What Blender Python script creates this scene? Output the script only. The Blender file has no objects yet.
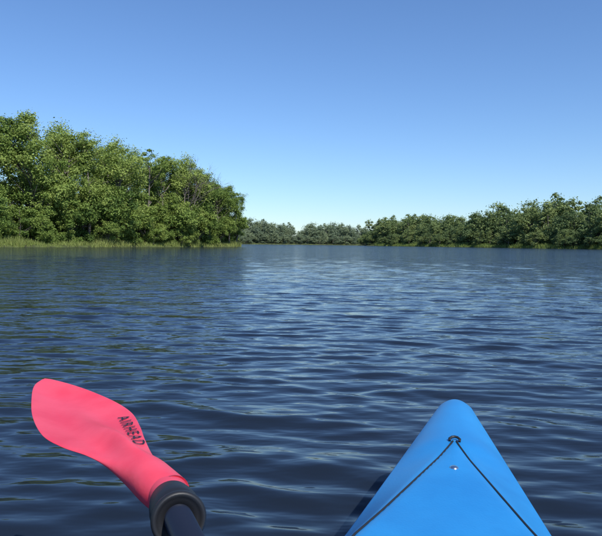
import bpy, math, random
import numpy as np
from mathutils import Vector, Matrix, Euler
scene=bpy.context.scene
random.seed(3); rng=np.random.default_rng(5)
def R(a): return math.radians(a)
# ---------------- helpers
def new_mesh(name, verts, faces, mat=None, smooth=False, col=None, mats=None, fmat=None):
    verts=np.asarray(verts,dtype=np.float32)
    me=bpy.data.meshes.new(name)
    if isinstance(faces,np.ndarray):
        k=faces.shape[1]; n=len(faces)
        me.vertices.add(len(verts)); me.vertices.foreach_set('co',verts.ravel())
        me.loops.add(n*k); me.loops.foreach_set('vertex_index',faces.ravel().astype(np.int32))
        me.polygons.add(n); me.polygons.foreach_set('loop_start',np.arange(0,n*k,k,dtype=np.int32))
        me.polygons.foreach_set('loop_total',np.full(n,k,dtype=np.int32))
        me.update(calc_edges=True)
    else:
        me.from_pydata([tuple(map(float,v)) for v in verts],[],faces); me.update()
    if smooth: me.polygons.foreach_set('use_smooth',[True]*len(me.polygons))
    if mat: me.materials.append(mat)
    if mats:
        for m in mats: me.materials.append(m)
    if fmat is not None: me.polygons.foreach_set('material_index',np.asarray(fmat,dtype=np.int32))
    if col is not None:
        a=me.attributes.new('shade','FLOAT','POINT'); a.data.foreach_set('value',np.asarray(col,dtype=np.float32))
    return me
def add(name,me,parent=None,loc=(0,0,0),rot=(0,0,0),scale=(1,1,1)):
    o=bpy.data.objects.new(name,me); scene.collection.objects.link(o)
    o.location=loc;o.rotation_euler=rot;o.scale=scale
    if parent: o.parent=parent
    return o
def nmat(name):
    m=bpy.data.materials.new(name); m.use_nodes=True
    nt=m.node_tree; b=nt.nodes['Principled BSDF']
    return m,nt,b
def pm(name,col,rough=.5,**kw):
    m,nt,b=nmat(name); b.inputs['Base Color'].default_value=(*col,1); b.inputs['Roughness'].default_value=rough
    for k,v in kw.items(): b.inputs[k.replace('_',' ')].default_value=v
    return m
# ---------------- camera
cam=bpy.data.cameras.new('camera'); co=bpy.data.objects.new('camera',cam); scene.collection.objects.link(co)
cam.sensor_width=36; cam.lens=36.9; cam.clip_start=.02; cam.clip_end=6000
co.matrix_world=Matrix.Translation((0,0,.75))@Matrix.Rotation(R(90-2.27),4,'X')@Matrix.Rotation(R(.6),4,'Z'); scene.camera=co
# ---------------- world
SUN_AZ,SUN_EL=148,48
wd=bpy.data.worlds.new('World'); scene.world=wd; wd.use_nodes=True
nt=wd.node_tree; sky=nt.nodes.new('ShaderNodeTexSky'); sky.sky_type='NISHITA'; sky.sun_disc=False
sky.sun_elevation=R(SUN_EL); sky.sun_rotation=R(SUN_AZ); sky.air_density=1.1; sky.dust_density=.1; sky.ozone_density=4.5
tint=nt.nodes.new('ShaderNodeMix'); tint.data_type='RGBA'; tint.blend_type='MULTIPLY'; tint.inputs['Factor'].default_value=1
tint.inputs['B'].default_value=(.86,1.03,1.27,1)
nt.links.new(sky.outputs[0],tint.inputs['A']); nt.links.new(tint.outputs['Result'],nt.nodes['Background'].inputs[0]); nt.nodes['Background'].inputs[1].default_value=.118
sl=bpy.data.lights.new('sun','SUN'); sl.energy=5; sl.angle=R(.5); sl.color=(1,.95,.86)
so=bpy.data.objects.new('sun',sl); scene.collection.objects.link(so)
sd=Vector((math.sin(R(SUN_AZ))*math.cos(R(SUN_EL)),math.cos(R(SUN_AZ))*math.cos(R(SUN_EL)),math.sin(R(SUN_EL))))
so.rotation_euler=sd.to_track_quat('Z','Y').to_euler()
scene.view_settings.view_transform='Standard'; scene.view_settings.look='None'; scene.view_settings.exposure=0
# ---------------- water
def build_water():
    r=[.3]
    while r[-1]<60: r.append(r[-1]*1.0052)
    while r[-1]<4500: r.append(r[-1]*1.06)
    r=np.array(r)
    a=np.concatenate([np.arange(-42,42,.22),np.arange(42,318,2.0)]); a=np.radians(a); na=len(a); nr=len(r)
    X=np.outer(r,np.sin(a)); Y=np.outer(r,np.cos(a)); Z=np.zeros_like(X)
    rr=r[:,None]
    for i in range(110):
        lam=math.exp(rng.uniform(math.log(.08),math.log(.8)))
        ang=rng.normal(0.10,.36); k=2*math.pi/lam
        sl=.092*math.sqrt(2/110)*(1.25 if .11<lam<.36 else .6)
        ph=rng.uniform(0,6.28)
        fade=np.clip((lam/(.0052*3.5)-rr)/(lam/(.0052*3.5)*.4),0,1)
        grp=1+.5*np.sin(k*.11*(X*.7+Y*.9)+ph*3)
        Z+=fade*grp*sl/k*np.sin(k*(X*math.sin(ang)+Y*math.cos(ang))+ph)
    Z+= .2*np.abs(Z)
    V=np.stack([X,Y,Z],-1).reshape(-1,3)
    I=np.arange(nr-1)[:,None]*na; J=np.arange(na)[None,:]; J2=(J+1)%na
    F=np.stack([I+J,I+na+J,I+na+J2,I+J2],-1).reshape(-1,4)[:,::-1]
    m,nt,b=nmat('water_surface')
    b.inputs['Base Color'].default_value=(.011,.017,.028,1); b.inputs['Roughness'].default_value=.07; b.inputs['IOR'].default_value=1.333
    tc=nt.nodes.new('ShaderNodeTexCoord'); 
    def noise(sc,sx,sy,det):
        mp=nt.nodes.new('ShaderNodeMapping'); mp.inputs['Scale'].default_value=(sx,sy,1); mp.inputs['Rotation'].default_value=(0,0,R(8))
        nt.links.new(tc.outputs['Object'],mp.inputs[0]); n=nt.nodes.new('ShaderNodeTexNoise'); n.inputs['Scale'].default_value=sc; n.inputs['Detail'].default_value=det
        nt.links.new(mp.outputs[0],n.inputs[0]); return n
    n1=noise(6.5,.42,1,3); n2=noise(1.9,.4,1,3); n3=noise(.06,.5,1,3)
    ln=nt.nodes.new('ShaderNodeVectorMath'); ln.operation='LENGTH'; nt.links.new(tc.outputs['Object'],ln.inputs[0])
    mr=nt.nodes.new('ShaderNodeMapRange'); mr.inputs['From Min'].default_value=2; mr.inputs['From Max'].default_value=22; mr.inputs['To Min'].default_value=.45; mr.inputs['To Max'].default_value=2.7
    nt.links.new(ln.outputs['Value'],mr.inputs['Value'])
    mp3=nt.nodes.new('ShaderNodeMapRange'); mp3.inputs['From Min'].default_value=.35; mp3.inputs['From Max'].default_value=.65; mp3.inputs['To Min'].default_value=.85; mp3.inputs['To Max'].default_value=1.12
    nt.links.new(n3.outputs[0],mp3.inputs['Value'])
    mu=nt.nodes.new('ShaderNodeMath'); mu.operation='MULTIPLY'; nt.links.new(mr.outputs[0],mu.inputs[0]); nt.links.new(mp3.outputs[0],mu.inputs[1])
    b1=nt.nodes.new('ShaderNodeBump'); b2=nt.nodes.new('ShaderNodeBump')
    d1=nt.nodes.new('ShaderNodeMath'); d1.operation='MULTIPLY'; d1.inputs[1].default_value=.024; nt.links.new(mu.outputs[0],d1.inputs[0]); nt.links.new(d1.outputs[0],b1.inputs['Distance'])
    d2=nt.nodes.new('ShaderNodeMath'); d2.operation='MULTIPLY'; d2.inputs[1].default_value=.075; nt.links.new(mu.outputs[0],d2.inputs[0]); nt.links.new(d2.outputs[0],b2.inputs['Distance'])
    nt.links.new(n1.outputs[0],b1.inputs['Height']); nt.links.new(n2.outputs[0],b2.inputs['Height'])
    nt.links.new(b2.outputs[0],b1.inputs['Normal']); nt.links.new(b1.outputs[0],b.inputs['Normal'])
    me=new_mesh('water',V,F,m,smooth=True); add('water',me)
build_water()
# ---------------- foliage
def leaf_mat(name,dark,mid,light,trans=.3):
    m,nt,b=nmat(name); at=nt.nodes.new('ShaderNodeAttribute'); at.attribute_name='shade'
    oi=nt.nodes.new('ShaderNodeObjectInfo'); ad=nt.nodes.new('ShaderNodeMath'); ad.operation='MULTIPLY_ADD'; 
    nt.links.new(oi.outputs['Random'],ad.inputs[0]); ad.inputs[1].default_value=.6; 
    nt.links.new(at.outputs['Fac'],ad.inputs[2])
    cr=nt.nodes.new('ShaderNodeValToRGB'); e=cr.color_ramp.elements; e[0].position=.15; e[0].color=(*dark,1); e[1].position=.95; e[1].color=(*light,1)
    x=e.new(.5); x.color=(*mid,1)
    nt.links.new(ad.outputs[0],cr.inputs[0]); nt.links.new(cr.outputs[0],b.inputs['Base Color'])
    b.inputs['Roughness'].default_value=.65; b.inputs['Specular IOR Level'].default_value=.2
    tr=nt.nodes.new('ShaderNodeBsdfTranslucent'); nt.links.new(cr.outputs[0],tr.inputs[0])
    mx=nt.nodes.new('ShaderNodeMixShader'); mx.inputs[0].default_value=trans
    nt.links.new(b.outputs[0],mx.inputs[1]); nt.links.new(tr.outputs[0],mx.inputs[2]); nt.links.new(mx.outputs[0],nt.nodes['Material Output'].inputs[0])
    return m
LM=leaf_mat('foliage',(.085,.145,.034),(.185,.27,.058),(.31,.39,.10))
LF=leaf_mat('distant_foliage',(.12,.18,.075),(.185,.25,.09),(.27,.33,.12))  # slight aerial haze mixed into the leaf colours, no real haze
LD=leaf_mat('haze_tinted_foliage',(.16,.215,.14),(.22,.28,.165),(.28,.34,.19))  # stronger distance haze painted into these greyer, paler leaf colours
LG=leaf_mat('grass',(.13,.19,.05),(.21,.28,.07),(.30,.34,.11))
BK=pm('bark',(.16,.14,.12),.9)
def tube(p,q,r0,r1,nseg=6,bend=0):
    p=np.array(p);q=np.array(q); K=4; V=[];F=[]
    off=rng.normal(0,1,3)*bend*np.linalg.norm(q-p); ax=(q-p)/np.linalg.norm(q-p)
    a=np.cross(ax,[.3,.9,.1]);a/=np.linalg.norm(a);b=np.cross(ax,a)
    for i in range(K+1):
        t=i/K; c=p+(q-p)*t+off*math.sin(math.pi*t); rr=r0+(r1-r0)*t
        for j in range(nseg):
            th=2*math.pi*j/nseg; V.append(c+rr*(a*math.cos(th)+b*math.sin(th)))
    for i in range(K):
        for j in range(nseg): F.append([i*nseg+j,i*nseg+(j+1)%nseg,(i+1)*nseg+(j+1)%nseg,(i+1)*nseg+j])
    return np.array(V),np.array(F)
def make_tree(name,H,Rc,base,nclump,nleaf,leaf,mat,shape=1.0,nl=8):
    Vs=[];Fs=[];M=[];C=[];n0=0
    def push(V,F,m,c):
        nonlocal n0
        Vs.append(V);Fs.append(F+n0);M.append(np.full(len(F),m));C.append(c);n0+=len(V)
    cs=[]
    zc=(H+base)/2; hz=(H-base)/2
    lobes=[]
    for i in range(nl):
        a=rng.uniform(0,6.28); t=rng.uniform(-.85,.75)
        lobes.append((math.cos(a)*Rc*.55*math.sqrt(1-t*t),math.sin(a)*Rc*.55*math.sqrt(1-t*t),zc+hz*.75*t,Rc*rng.uniform(.3,.52)))
    lobes.append((rng.normal(0,.4),rng.normal(0,.4),H-Rc*.45,Rc*.42))
    lobes.append((rng.normal(0,1),rng.normal(0,1),H-Rc*.75,Rc*.5))
    lt=rng.normal(0,.07,len(lobes))
    for i in range(nclump):
        li=rng.integers(len(lobes)); L=lobes[li]; d=rng.normal(0,1,3); d/=np.linalg.norm(d); rad=rng.uniform(.4,1.05)
        c=np.array(L[:3])+d*L[3]*rad*np.array([1,1,shape]); c[2]=max(c[2],base*.8+rng.uniform(0,1)*Rc*.2); cs.append((c,lt[li]))
    V,F=tube((0,0,-.3),(rng.normal(0,.3),rng.normal(0,.3),H*.85),H*.015,H*.003,8,.02); push(V,F,0,np.zeros(len(V)))
    for c,_ in cs[::3]:
        z=max(.15*H,c[2]-rng.uniform(.5,1.6)*math.hypot(c[0],c[1])*.8-.3)
        V,F=tube((0,0,min(z,H*.8)),c,H*.005,H*.0012,5,.06); push(V,F,0,np.zeros(len(V)))
    for c,l0 in cs:
        k=int(nleaf/nclump*rng.uniform(.5,1.5)); cr=Rc*rng.uniform(.10,.24)
        d=rng.normal(0,1,(k,3)); d/=np.linalg.norm(d,axis=1)[:,None]
        el=np.array([rng.uniform(.8,1.4),rng.uniform(.8,1.4),rng.uniform(.6,1.1)])
        P=c+d*(cr*np.abs(rng.normal(.75,.33,(k,1))))*el
        nrm=d*.8+np.array([0,0,.35])+rng.normal(0,.5,(k,3)); nrm/=np.linalg.norm(nrm,axis=1)[:,None]
        t=np.cross(nrm,rng.normal(0,1,(k,3))); t/=np.linalg.norm(t,axis=1)[:,None]; b=np.cross(nrm,t)
        s=leaf*rng.uniform(.6,1.4,(k,1)); 
        Q=np.stack([P-t*s,P-b*s*.6,P+t*s,P+b*s*.6],1).reshape(-1,3)
        F=np.arange(4*k).reshape(-1,4)
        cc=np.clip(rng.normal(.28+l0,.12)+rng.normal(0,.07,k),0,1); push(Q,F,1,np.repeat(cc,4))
    return new_mesh(name,np.concatenate(Vs),np.concatenate(Fs),mats=[BK,mat],fmat=np.concatenate(M),col=np.concatenate(C))
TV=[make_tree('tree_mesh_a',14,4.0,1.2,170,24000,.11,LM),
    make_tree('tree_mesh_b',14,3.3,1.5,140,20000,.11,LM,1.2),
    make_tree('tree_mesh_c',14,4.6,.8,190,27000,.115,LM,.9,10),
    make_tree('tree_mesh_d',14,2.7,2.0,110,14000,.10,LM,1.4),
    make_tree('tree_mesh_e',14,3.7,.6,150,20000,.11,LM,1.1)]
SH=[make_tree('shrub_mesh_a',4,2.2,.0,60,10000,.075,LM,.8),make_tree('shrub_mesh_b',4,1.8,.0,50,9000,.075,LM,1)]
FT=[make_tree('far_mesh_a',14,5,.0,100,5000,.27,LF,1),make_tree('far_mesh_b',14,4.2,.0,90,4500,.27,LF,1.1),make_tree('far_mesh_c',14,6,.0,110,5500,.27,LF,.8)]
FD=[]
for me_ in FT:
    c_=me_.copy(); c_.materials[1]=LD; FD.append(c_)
def bare_tree():
    Vs=[];Fs=[];n0=0
    def rec(p,d,l,r,dep):
        nonlocal n0
        q=p+d*l; V,F=tube(p,q,r,r*.6,5 if dep>2 else 3,.05); Vs.append(V);Fs.append(F+n0);n0+=len(V)
        if dep==0: return
        for i in range(3 if dep>1 else 4):
            dd=d+rng.normal(0,.45,3)+np.array([0,0,.15]); dd/=np.linalg.norm(dd); rec(p+(q-p)*rng.uniform(.55,1),dd,l*rng.uniform(.5,.8),r*.55,dep-1)
    rec(np.array([0,0,-.3]),np.array([.03,0,1.]),6.5,.17,5)
    return new_mesh('bare_tree_mesh',np.concatenate(Vs),np.concatenate(Fs),BK)
BT=bare_tree()
# ---------------- land
def densify(P,step):
    P=np.array(P,float); d=np.concatenate([[0],np.cumsum(np.linalg.norm(np.diff(P,axis=0),axis=1))]); s=np.arange(0,d[-1],step)
    x=np.interp(s,d,P[:,0]);y=np.interp(s,d,P[:,1])
    k=max(1,int(6/step)); ker=np.ones(k)/k
    xp=np.convolve(np.pad(x,k,'edge'),ker,'same')[k:-k]; yp=np.convolve(np.pad(y,k,'edge'),ker,'same')[k:-k]
    return np.stack([xp,yp],1)
def land(name,line,side,prof,mat):
    P=densify(line,1.0); T=np.gradient(P,axis=0); T/=np.linalg.norm(T,axis=1)[:,None]; Nn=np.stack([-T[:,1],T[:,0]],1)*side
    V=[];n=len(P); jit=np.convolve(rng.normal(0,1,n+8),np.ones(9)/9,'valid')*1.2
    for j,(o,h) in enumerate(prof):
        q=P+Nn*(o+(jit[:,None] if o<5 else 0)); z=h+ (rng.normal(0,.05,n) if o>.4 else np.zeros(n))
        V.append(np.concatenate([q,np.reshape(z,(-1,1))],1))
    V=np.concatenate(V); F=[]
    I=np.arange(n-1)
    for j in range(len(prof)-1):
        F.append(np.stack([j*n+I,j*n+I+1,(j+1)*n+I+1,(j+1)*n+I],1))
    F=np.concatenate(F); 
    if side<0: F=F[:,::-1]
    add(name,new_mesh(name,V,F,mat,smooth=True)); return P,Nn,jit
m,nt,b=nmat('soil_and_grass'); n=nt.nodes.new('ShaderNodeTexNoise'); n.inputs['Scale'].default_value=.8; n.inputs['Detail'].default_value=6
tc=nt.nodes.new('ShaderNodeTexCoord'); nt.links.new(tc.outputs['Object'],n.inputs[0])
cr=nt.nodes.new('ShaderNodeValToRGB'); cr.color_ramp.elements[0].color=(.03,.035,.015,1); cr.color_ramp.elements[1].color=(.10,.13,.03,1); cr.color_ramp.elements[0].position=.35; cr.color_ramp.elements[1].position=.65
nt.links.new(n.outputs[0],cr.inputs[0]); nt.links.new(cr.outputs[0],b.inputs['Base Color']); b.inputs['Roughness'].default_value=.9
GM=m
left_line=[(-48,-60),(-42,20),(-36,55),(-33,68),(-27,82),(-19.5,97),(-12,113),(-11,120),(-17,128),(-40,150),(-60,230),(-60,330)]
prof=[(-.8,-.5),(0,.05),(.4,.22),(2.5,.45),(10,.8),(35,1.6)]
PL,NL,JL=land('left_bank',left_line,1,prof,GM)
right_line=[(30,335),(44,300),(56,262),(68,228),(77,190),(90,165),(112,130),(125,60),(130,-60)]
fprof=[(-.8,-.5),(0,.05),(.6,.3),(4,.6),(30,1.5),(120,3),(600,8)]
PR,NR,JR=land('right_bank',right_line,1,prof+[(300,3)],GM)
PF,NF,JF=land('far_bank',[(-400,250),(-200,330),(-60,375),(0,388),(60,380),(200,340),(500,300)],1,fprof,GM)
def grass(name,P,Nn,J,i0,i1,per,h0,h1,w,offs):
    n=(i1-i0)*per; i=rng.uniform(i0,i1-1.01,n); a=i.astype(int); f=(i-a)[:,None]
    p=P[a]*(1-f)+P[a+1]*f; nn=Nn[a]; o=rng.uniform(offs[0],offs[1],n)
    q=p+nn*(o+J[a])[:,None]; z=np.interp(o,[0,.4,2.5,10],[.02,.22,.45,.8])
    h=rng.uniform(h0,h1,n)*(.8+.25*np.sin(i*.35)+.2*np.sin(i*.9+1)); th=rng.uniform(0,6.28,n)
    t=np.stack([np.cos(th),np.sin(th),0*th],1); B=np.concatenate([q,z[:,None]-.03],1); lean=rng.normal(0,.3,(n,3))*h[:,None]; lean[:,2]=h
    Vv=np.stack([B-t*w,B+t*w,B+lean+t*w*.2,B+lean-t*w*.2],1).reshape(-1,3)
    c=np.clip(rng.normal(.35,.16,n)+.12*np.sin(i*.22),0,1)
    add(name,new_mesh(name,Vv,np.arange(4*n).reshape(-1,4),LG,col=np.repeat(c,4)))
grass('shore_grass',PL,NL,JL,40,230,300,.3,1.0,.035,(-.1,5))
grass('shore_grass',PR,NR,JR,20,260,90,.5,1.3,.07,(-.2,5))
def tree(name,me,x,y,h,wid=1,z=.5,parent=None,base=14):
    s=h/base; add(name,me,parent,(x,y,z),(rng.normal(0,.03),rng.normal(0,.03),rng.uniform(0,6.28)),(s*wid,s*wid*rng.uniform(.9,1.1),s))
LT=[(-45,66,15,2),(-42,72,15,0),(-40.5,76,16,2),(-37.3,77,16.4,4),(-34.6,79,17.2,0),(-31.6,82,15.6,1),(-33,86,16.9,2),(-29,84,15.6,4),(-26.6,89,15.4,2),(-24,96,14.6,3),
(-21.8,99,14.6,1),(-19.6,103,15,2),(-17.8,107,13.6,0),(-15.2,112,12,2),(-13.4,115,11.4,0),(-12.6,118,10.2,4),(-16,120,12,1),
(-44,80,16,0),(-40,88,15,1),(-36,94,16,4),(-31,97,16,0),(-28,103,16,2),(-24,108,15,1),(-21,114,14.4,0),(-18,117,12.5,2),(-50,74,16,1),(-50,90,16,2),(-34,108,15,2),(-47,86,16,2),
(-48,58,15,2),(-46,48,15,0),(-50,40,14,4),(-52,30,15,2),(-52,18,14,0),(-56,5,15,2),(-57,-10,15,1)]
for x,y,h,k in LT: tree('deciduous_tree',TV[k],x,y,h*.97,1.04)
add('bare_tree',BT,None,(-19.4,100,.5),(0,0,.6),(.95,.95,.93))
SHL=[(-36.5,66,5.5),(-35,70,6),(-33,74,5),(-31,77,5),(-29.5,80,6.5),(-28,82.5,5),(-26,86,8.5),(-24.5,89,5),(-22.5,93,6),(-20.5,96.5,4.5),(-19.5,99,7.5),(-17.5,101.5,4.5),(-16.5,104.5,6.5),(-15,108,4.5),(-13.7,111,5.5),(-12.9,115,5),(-12.8,119,4.5),(-38,62,5),(-39.5,54,6),(-40.5,46,5),(-18,98.5,3.5),(-30.5,74.5,3.2),(-34,67.3,3),(-23.6,90,3.6),
(-25.5,84,4),(-29,79.5,3.5),(-21.5,93.5,3.8),(-14.8,106.5,3.6),(-36.8,68,4)]
for i,(x,y,h) in enumerate(SHL): tree('shrub',SH[i%2],x-1.1,y+.8,h,1.1,.3,None,4)
ug=bpy.data.objects.new('undergrowth',None); scene.collection.objects.link(ug)
for j in range(100,250,2):
    for o in (7,13):
        if j>195 and o>10: continue
        q=PL[j]+NL[j]*(o+rng.uniform(-2,2)); tree('bush_%d_%d'%(j,o),SH[rng.integers(2)],q[0],q[1],rng.uniform(3.5,6),1.2,.4,ug,4)
def line_trees(name,P,Nn,i0,i1,step,rows,hf,MS=FT):
    e=bpy.data.objects.new(name,None); scene.collection.objects.link(e)
    k=0
    for ro,(o,hs) in enumerate(rows):
        i=i0+rng.uniform(0,step)
        while i<i1:
            j=int(i); q=P[j]+Nn[j]*(o+rng.uniform(-2,2)); h=hf(q,i)*hs*rng.uniform(.78,1.18); k+=1
            tree('tree_%d'%k,MS[rng.integers(3)],q[0],q[1],h,rng.uniform(1,1.35)*(1.3 if hs<.6 else 1),.3,e)
            i+=step*rng.uniform(.6,1.4)
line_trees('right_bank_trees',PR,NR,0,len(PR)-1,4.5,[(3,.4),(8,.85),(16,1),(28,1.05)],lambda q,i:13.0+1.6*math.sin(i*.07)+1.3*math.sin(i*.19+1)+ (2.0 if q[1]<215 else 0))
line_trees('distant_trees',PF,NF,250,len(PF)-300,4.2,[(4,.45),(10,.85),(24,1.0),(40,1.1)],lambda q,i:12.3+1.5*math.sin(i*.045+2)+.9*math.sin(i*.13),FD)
# ---------------- kayak
blk=pm('black_rubber',(.014,.015,.018),.5)
def curve(name,pts,r,mat,parent,cyc=False):
    c=bpy.data.curves.new(name,'CURVE'); c.dimensions='3D'; c.bevel_depth=r; c.bevel_resolution=3; s=c.splines.new('POLY'); s.points.add(len(pts)-1)
    for q,p in zip(s.points,pts): q.co=(*p,1)
    s.use_cyclic_u=cyc; c.materials.append(mat); o=bpy.data.objects.new(name,c); scene.collection.objects.link(o); o.parent=parent; return o
def build_kayak():
    e=bpy.data.objects.new('kayak',None); scene.collection.objects.link(e); e.rotation_euler=(0,0,-R(14.3))
    m,nt,b=nmat('blue_plastic')
    tc=nt.nodes.new('ShaderNodeTexCoord')
    n=nt.nodes.new('ShaderNodeTexNoise'); n.inputs['Scale'].default_value=260; n.inputs['Detail'].default_value=2; nt.links.new(tc.outputs['Object'],n.inputs[0])
    bp=nt.nodes.new('ShaderNodeBump'); bp.inputs['Strength'].default_value=.15; bp.inputs['Distance'].default_value=.002; nt.links.new(n.outputs[0],bp.inputs['Height']); nt.links.new(bp.outputs[0],b.inputs['Normal'])
    n2=nt.nodes.new('ShaderNodeTexNoise'); n2.inputs['Scale'].default_value=6; n2.inputs['Detail'].default_value=8; n2.inputs['Roughness'].default_value=.65; nt.links.new(tc.outputs['Object'],n2.inputs[0])
    cr=nt.nodes.new('ShaderNodeValToRGB'); cr.color_ramp.elements[0].color=(.012,.20,.52,1); cr.color_ramp.elements[1].color=(.019,.25,.60,1); cr.color_ramp.elements[0].position=.35; cr.color_ramp.elements[1].position=.65
    nt.links.new(n2.outputs[0],cr.inputs[0]); nt.links.new(cr.outputs[0],b.inputs['Base Color'])
    mrr=nt.nodes.new('ShaderNodeMapRange'); mrr.inputs['To Min'].default_value=.3; mrr.inputs['To Max'].default_value=.5; nt.links.new(n2.outputs[0],mrr.inputs['Value']); nt.links.new(mrr.outputs[0],b.inputs['Roughness'])
    YT=1.80; L=3.15
    ds=np.concatenate([np.array([0,.001,.003,.006,.012,.02,.03,.04,.05,.06]),np.linspace(.075,3.07,150),L-np.array([.06,.04,.02,.01,.004,0])])
    kd=[0,.06,.82,1.3,1.8,2.1,2.5,2.9,3.15]; kb=[.036,.045,.173,.26,.335,.35,.31,.19,.07]
    def B(d):
        b=np.interp(d,kd,kb)*.5+.25*(np.interp(d-.12,kd,kb)+np.interp(d+.12,kd,kb)) if d>.2 else np.interp(d,kd,kb)
        for q,rr in ((d,.055),(L-d,.09)):
            if q<rr: b*=math.sqrt(max(0,1-(1-q/rr)**2))
        return max(b,.0015)
    def G(d): return float(np.interp(d,[0,.8,1.6,2.4,3.15],[.303,.270,.26,.26,.30]))
    def Cr(d): 
        c=float(np.interp(d,[0,.02,.06,.45,1.0,1.6,2.4,3.0,3.15],[.010,.014,.02,.042,.06,.06,.05,.02,.008]))
        return c*math.sqrt(max(0,1-(1-min(d,.03)/.03)**2))
    def Pl(d): return min(max(0,.30*(d-.43)),.76*B(d)) 
    def Kz(d): return float(np.interp(d,[0,.03,.12,.35,.7,2.5,2.9,3.15],[G(0)-.03,.2,.08,-.05,-.09,-.09,-.04,.22]))
    def deck(d,x):
        b=B(d);p=Pl(d);c=Cr(d);ax=abs(x); t=ax/b
        base=c*(1-t**2.2)
        if p>.001:
            if ax<p: h=c*(1-.10*(ax/p)**1.5)
            else: 
                s=(ax-p)/(b-p); h=c*.90*(1-s**1.1)
            w=min(1,p/.03); h=h*w+base*(1-w)
            h-=.0035*math.exp(-((ax-p)/.005)**2)*w
        else: h=base
        return G(d)+h
    NT=61; V=[]
    for d in ds:
        b=B(d)
        tt=np.linspace(-1,1,NT)
        xs=np.sign(tt)*(1-(1-np.abs(tt))**1.25)*b
        p=Pl(d)
        if p>.01:
            for sg in (-1,1):
                k=np.argmin(np.abs(xs-sg*p)); xs[k]=sg*p
        for x in xs: V.append((x,YT-d,deck(d,x)))
        kz=min(Kz(d),G(d)-.01); NH=23
        for j in range(1,NH):
            a=math.pi*j/NH; x=b*(abs(math.cos(a))**.55)*(1 if math.cos(a)>0 else -1); z=G(d)-.006-(G(d)-.006-kz)*(math.sin(a)**.8)
            V.append((x,YT-d,z))
    n=NT+22; F=[]
    def incock(x,y): return ((x/.235)**2+((y+.12)/.50)**2)<1
    V=np.array(V)
    for i in range(len(ds)-1):
        for j in range(n):
            f=[i*n+j,i*n+(j+1)%n,(i+1)*n+(j+1)%n,(i+1)*n+j]
            if j<NT-1:
                c=V[f].mean(0)
                if incock(c[0],c[1]): continue
            F.append(f)
    F.append(list(range(n))); F.append([ (len(ds)-1)*n+j for j in range(n)][::-1])
    add('hull',new_mesh('hull',V,F,m,smooth=True),e)
    pts=[]
    for k in range(72):
        a=k/72*2*math.pi; x=.24*math.cos(a); y=-.12+.505*math.sin(a); pts.append((x,y,deck(YT-y,x)+.01))
    curve('cockpit_rim',pts,.017,blk,e,True)
    fl=[];k=40
    for q in range(k):
        y=.6-1.6*q/(k-1); w=B(YT-y)*.9; fl+= [(-w,y,.07),(w,y,.07)]
    add('floor',new_mesh('floor',fl,[[2*q,2*q+1,2*q+3,2*q+2] for q in range(k-1)],m),e)
    SV=[];SF=[]
    for (y,z) in [(.22,.13),(.18,.16),(0,.12),(-.2,.11),(-.3,.14),(-.36,.25),(-.4,.42)]:
        for q in range(9):
            t=q/8*2-1; SV.append((t*.19,y-.22,z+.03*t*t))
    for i in range(6):
        for q in range(8): SF.append([i*9+q,i*9+q+1,i*9+q+10,i*9+q+9])
    so_=add('seat',new_mesh('seat',SV,SF,blk,smooth=True),e); md=so_.modifiers.new('s','SOLIDIFY'); md.thickness=.02
    for sg,nm in ((-1,'deck_line_1'),(1,'deck_line_2')):
        pts=[]
        for d in np.linspace(.44,1.35,60):
            x=sg*max(Pl(d),.004); pts.append((x,YT-d,deck(d,x)+.0008))
        curve(nm,pts,.0022,blk,e)
    d=.435; z=deck(d,0)
    curve('pad_eye',[(-.010,YT-d-.006,z),(-.011,YT-d,z+.004),(-.006,YT-d+.006,z+.006),(0,YT-d+.008,z+.0065),(.006,YT-d+.006,z+.006),(.011,YT-d,z+.004),(.010,YT-d-.006,z)],.0028,blk,e)
    st=pm('steel',(.7,.7,.7),.2,Metallic=1.0)
    d=.60; z=deck(d,0); V=[(0,0,.0035)];F=[];nn=20
    for rr,zz in ((.005,.0032),(.0075,.0018),(.009,-.001)):
        for q in range(nn): a=q/nn*6.2832; V.append((rr*math.cos(a),rr*math.sin(a),zz))
    for q in range(nn): F.append([0,1+q,1+(q+1)%nn])
    for l in range(2):
        for q in range(nn): F.append([1+l*nn+q,1+(l+1)*nn+q,1+(l+1)*nn+(q+1)%nn,1+l*nn+(q+1)%nn])
    add('deck_screw',new_mesh('deck_screw',V,F,st,smooth=True),e,(0,YT-d,z))
build_kayak()
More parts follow.
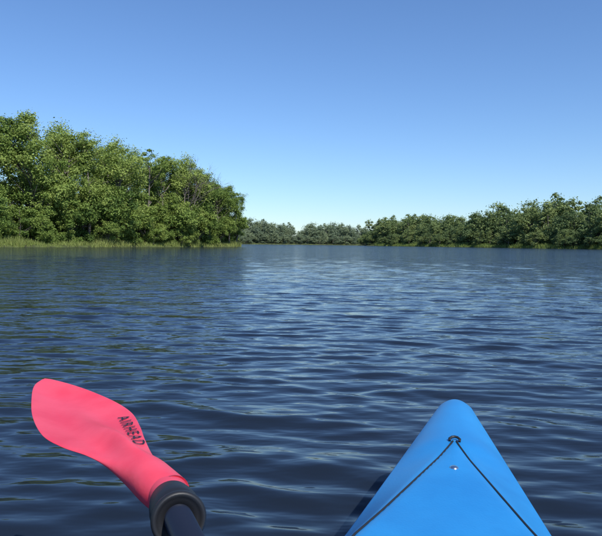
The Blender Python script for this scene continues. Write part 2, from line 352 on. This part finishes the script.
# ---------------- paddle
def build_paddle():
    e=bpy.data.objects.new('kayak_paddle',None); scene.collection.objects.link(e)
    N=Vector((-.162,.75,.45)); T=Vector((-.486,1.15,.482)); u=(T-N).normalized()
    v0=Vector((u.y,-u.x,0)).normalized(); w=u.cross(v0)
    if w.z<0: w=-w
    v=math.cos(R(-4))*v0+math.sin(R(-4))*w; nn=v.cross(u)
    lo=[(-.03,-.036),(0,-.038),(.042,-.037),(.092,-.043),(.135,-.054),(.177,-.072),(.233,-.081),(.329,-.068),(.443,-.037),(.505,-.015),(.534,.004),(.542,.014)]
    hi=[(-.03,.014),(.0,.016),(.04,.018),(.085,.024),(.161,.045),(.22,.064),(.29,.081),(.36,.081),(.44,.066),(.497,.047),(.53,.028),(.542,.015)]
    def cat(P,n):
        P=np.array(P); P=np.vstack([2*P[0]-P[1],P,2*P[-1]-P[-2]]); out=[]
        m_=len(P)-3
        for k in range(n):
            s=k/(n-1)*m_; i=min(int(s),m_-1); t=s-i; p0,p1,p2,p3=P[i:i+4]
            out.append(.5*((2*p1)+(-p0+p2)*t+(2*p0-5*p1+4*p2-p3)*t*t+(-p0+3*p1-3*p2+p3)*t**3))
        return np.array(out)
    NS,NC=110,41
    LO=cat(lo,NS);HI=cat(hi,NS)
    def sm(a,b,x): x=min(1,max(0,(x-a)/(b-a))); return x*x*(3-2*x)
    def section(uu,t,top,w):
        s=2*t-1; blend=1-sm(.02,.13,uu)
        rnd=.025*math.sqrt(max(0,1-s*s))
        vc=(t-.5)*w; ribw=.012+.010*sm(0,.3,uu); rib=.022*(1-sm(.12,.42,uu))*math.exp(-((vc)/ribw)**2)
        spoon=-.014*(1-s*s)*sm(.10,.3,uu)*(1-sm(.45,.54,uu))
        edge=.0026*math.sqrt(max(0,1-s**8))
        flat=(rib+edge if top else -rib*.5-edge)+spoon
        return blend*(rnd if top else -rnd)+(1-blend)*flat
    V=[]
    for i in range(NS):
        w_=HI[i,1]-LO[i,1]
        for side in (1,0):
            for k in range(NC if side else NC-2):
                t=k/(NC-1) if side else 1-(k+1)/(NC-1)
                t=.5-.5*math.cos(math.pi*t)
                p=LO[i]*(1-t)+HI[i]*t
                V.append((p[0],p[1],section(p[0],t,side,w_)))
    M_=2*NC-2; F=[]
    for i in range(NS-1):
        for k in range(M_): F.append([i*M_+k,i*M_+(k+1)%M_,(i+1)*M_+(k+1)%M_,(i+1)*M_+k])
    F.append(list(range(M_))); F.append(list(range((NS-1)*M_,NS*M_))[::-1])
    red,nt,b=nmat('red_plastic'); b.inputs['Roughness'].default_value=.42
    tc=nt.nodes.new('ShaderNodeTexCoord')
    n2=nt.nodes.new('ShaderNodeTexNoise'); n2.inputs['Scale'].default_value=14; n2.inputs['Detail'].default_value=8; nt.links.new(tc.outputs['Object'],n2.inputs[0])
    cr=nt.nodes.new('ShaderNodeValToRGB'); cr.color_ramp.elements[0].color=(.74,.045,.085,1); cr.color_ramp.elements[1].color=(.82,.075,.12,1); cr.color_ramp.elements[0].position=.35; cr.color_ramp.elements[1].position=.6
    nt.links.new(n2.outputs[0],cr.inputs[0]); nt.links.new(cr.outputs[0],b.inputs['Base Color'])
    b.inputs['Subsurface Weight'].default_value=.08; b.inputs['Subsurface Scale'].default_value=.01
    nz=nt.nodes.new('ShaderNodeTexNoise'); nz.inputs['Scale'].default_value=180; bp=nt.nodes.new('ShaderNodeBump'); bp.inputs['Strength'].default_value=.12; bp.inputs['Distance'].default_value=.002
    nt.links.new(tc.outputs['Object'],nz.inputs[0]); nt.links.new(nz.outputs[0],bp.inputs['Height']); nt.links.new(bp.outputs[0],b.inputs['Normal'])
    bm_=new_mesh('blade',V,F,red,smooth=True)
    M3=Matrix((( u.x,v.x,nn.x,N.x),(u.y,v.y,nn.y,N.y),(u.z,v.z,nn.z,N.z),(0,0,0,1)))
    bm_.transform(M3); bm_.update()
    add('blade',bm_,e)
    tcu=bpy.data.curves.new('lettering','FONT'); tcu.body='AIRHEAD'; tcu.size=.036; tcu.offset=.0002; tcu.resolution_u=3; tcu.space_character=1.3
    to=bpy.data.objects.new('tmp',tcu); scene.collection.objects.link(to); bpy.context.view_layer.update()
    tm=bpy.data.meshes.new_from_object(to.evaluated_get(bpy.context.evaluated_depsgraph_get())); bpy.data.objects.remove(to)
    xs=[q.co.x for q in tm.vertices]; sc=.150/max(xs)
    a0=Vector((.284,.054)); dr=Vector((-.150,-.037)).normalized(); up=Vector((dr.y,-dr.x)); 
    if up.y<0: up=-up
    lou=LO[:,0]; hiu=HI[:,0]
    for q in tm.vertices:
        p=a0+dr*q.co.x*sc+up*q.co.y*sc*.82
        l=np.interp(p.x,lou,LO[:,1]); h=np.interp(p.x,hiu,HI[:,1]); t=min(1,max(0,(p.y-l)/(h-l)))
        q.co=N+u*p.x+v*p.y+nn*(section(p.x,t,True,h-l)+.0022)
    tm.materials.clear(); tm.materials.append(pm('black_print',(.015,.012,.014),.5)); add('lettering',tm,e)
    S0=N+u*(-.022)+v*(-.011); s=Vector((.327,-.94,.11)).normalized()
    ax=s.cross(Vector((0,0,1))).normalized(); ay=s.cross(ax)
    def lathe(name,prof,mat,seg=40,sh=0):
        V=[];F=[]
        for (l,r) in prof:
            for q in range(seg):
                a=q/seg*2*math.pi; V.append(S0+s*(l+sh)+(ax*math.cos(a)+ay*math.sin(a))*r)
        for i in range(len(prof)-1):
            for q in range(seg): F.append([i*seg+q,i*seg+(q+1)%seg,(i+1)*seg+(q+1)%seg,(i+1)*seg+q])
        F.append(list(range(seg))); F.append([(len(prof)-1)*seg+q for q in range(seg)][::-1])
        me=new_mesh(name,V,F,mat,smooth=True); return add(name,me,e)
    shm=pm('black_shaft',(.012,.016,.03),.25)
    lathe('neck',[(-.02,.0215),(-.012,.0242),(0,.0243),(.03,.0215),(.06,.0210)],red)
    lathe('drip_ring',[(-.022,.0215),(-.02,.0245),(-.012,.0252),(-.004,.0265),(.010,.0275),(.022,.027),(.027,.0245),(.031,.0242),(.035,.0275),(.038,.029),(.042,.029),(.0445,.0275),(.045,.0255),(.043,.023),(.040,.020),(.0395,.0145)],blk,sh=.055)
    lathe('shaft',[(-.02,.015),(.6,.015),(1.25,.015)],shm)
    S1=S0+s*1.25; u2=s; z2=Vector((.3,.1,1)); v2=z2.cross(u2).normalized(); n2=v2.cross(u2)
    M2=Matrix(((u2.x,v2.x,n2.x,S1.x),(u2.y,v2.y,n2.y,S1.y),(u2.z,v2.z,n2.z,S1.z),(0,0,0,1)))
    b2=bm_.copy(); b2.transform(M2@M3.inverted()); b2.update(); add('blade_2',b2,e)
build_paddle()
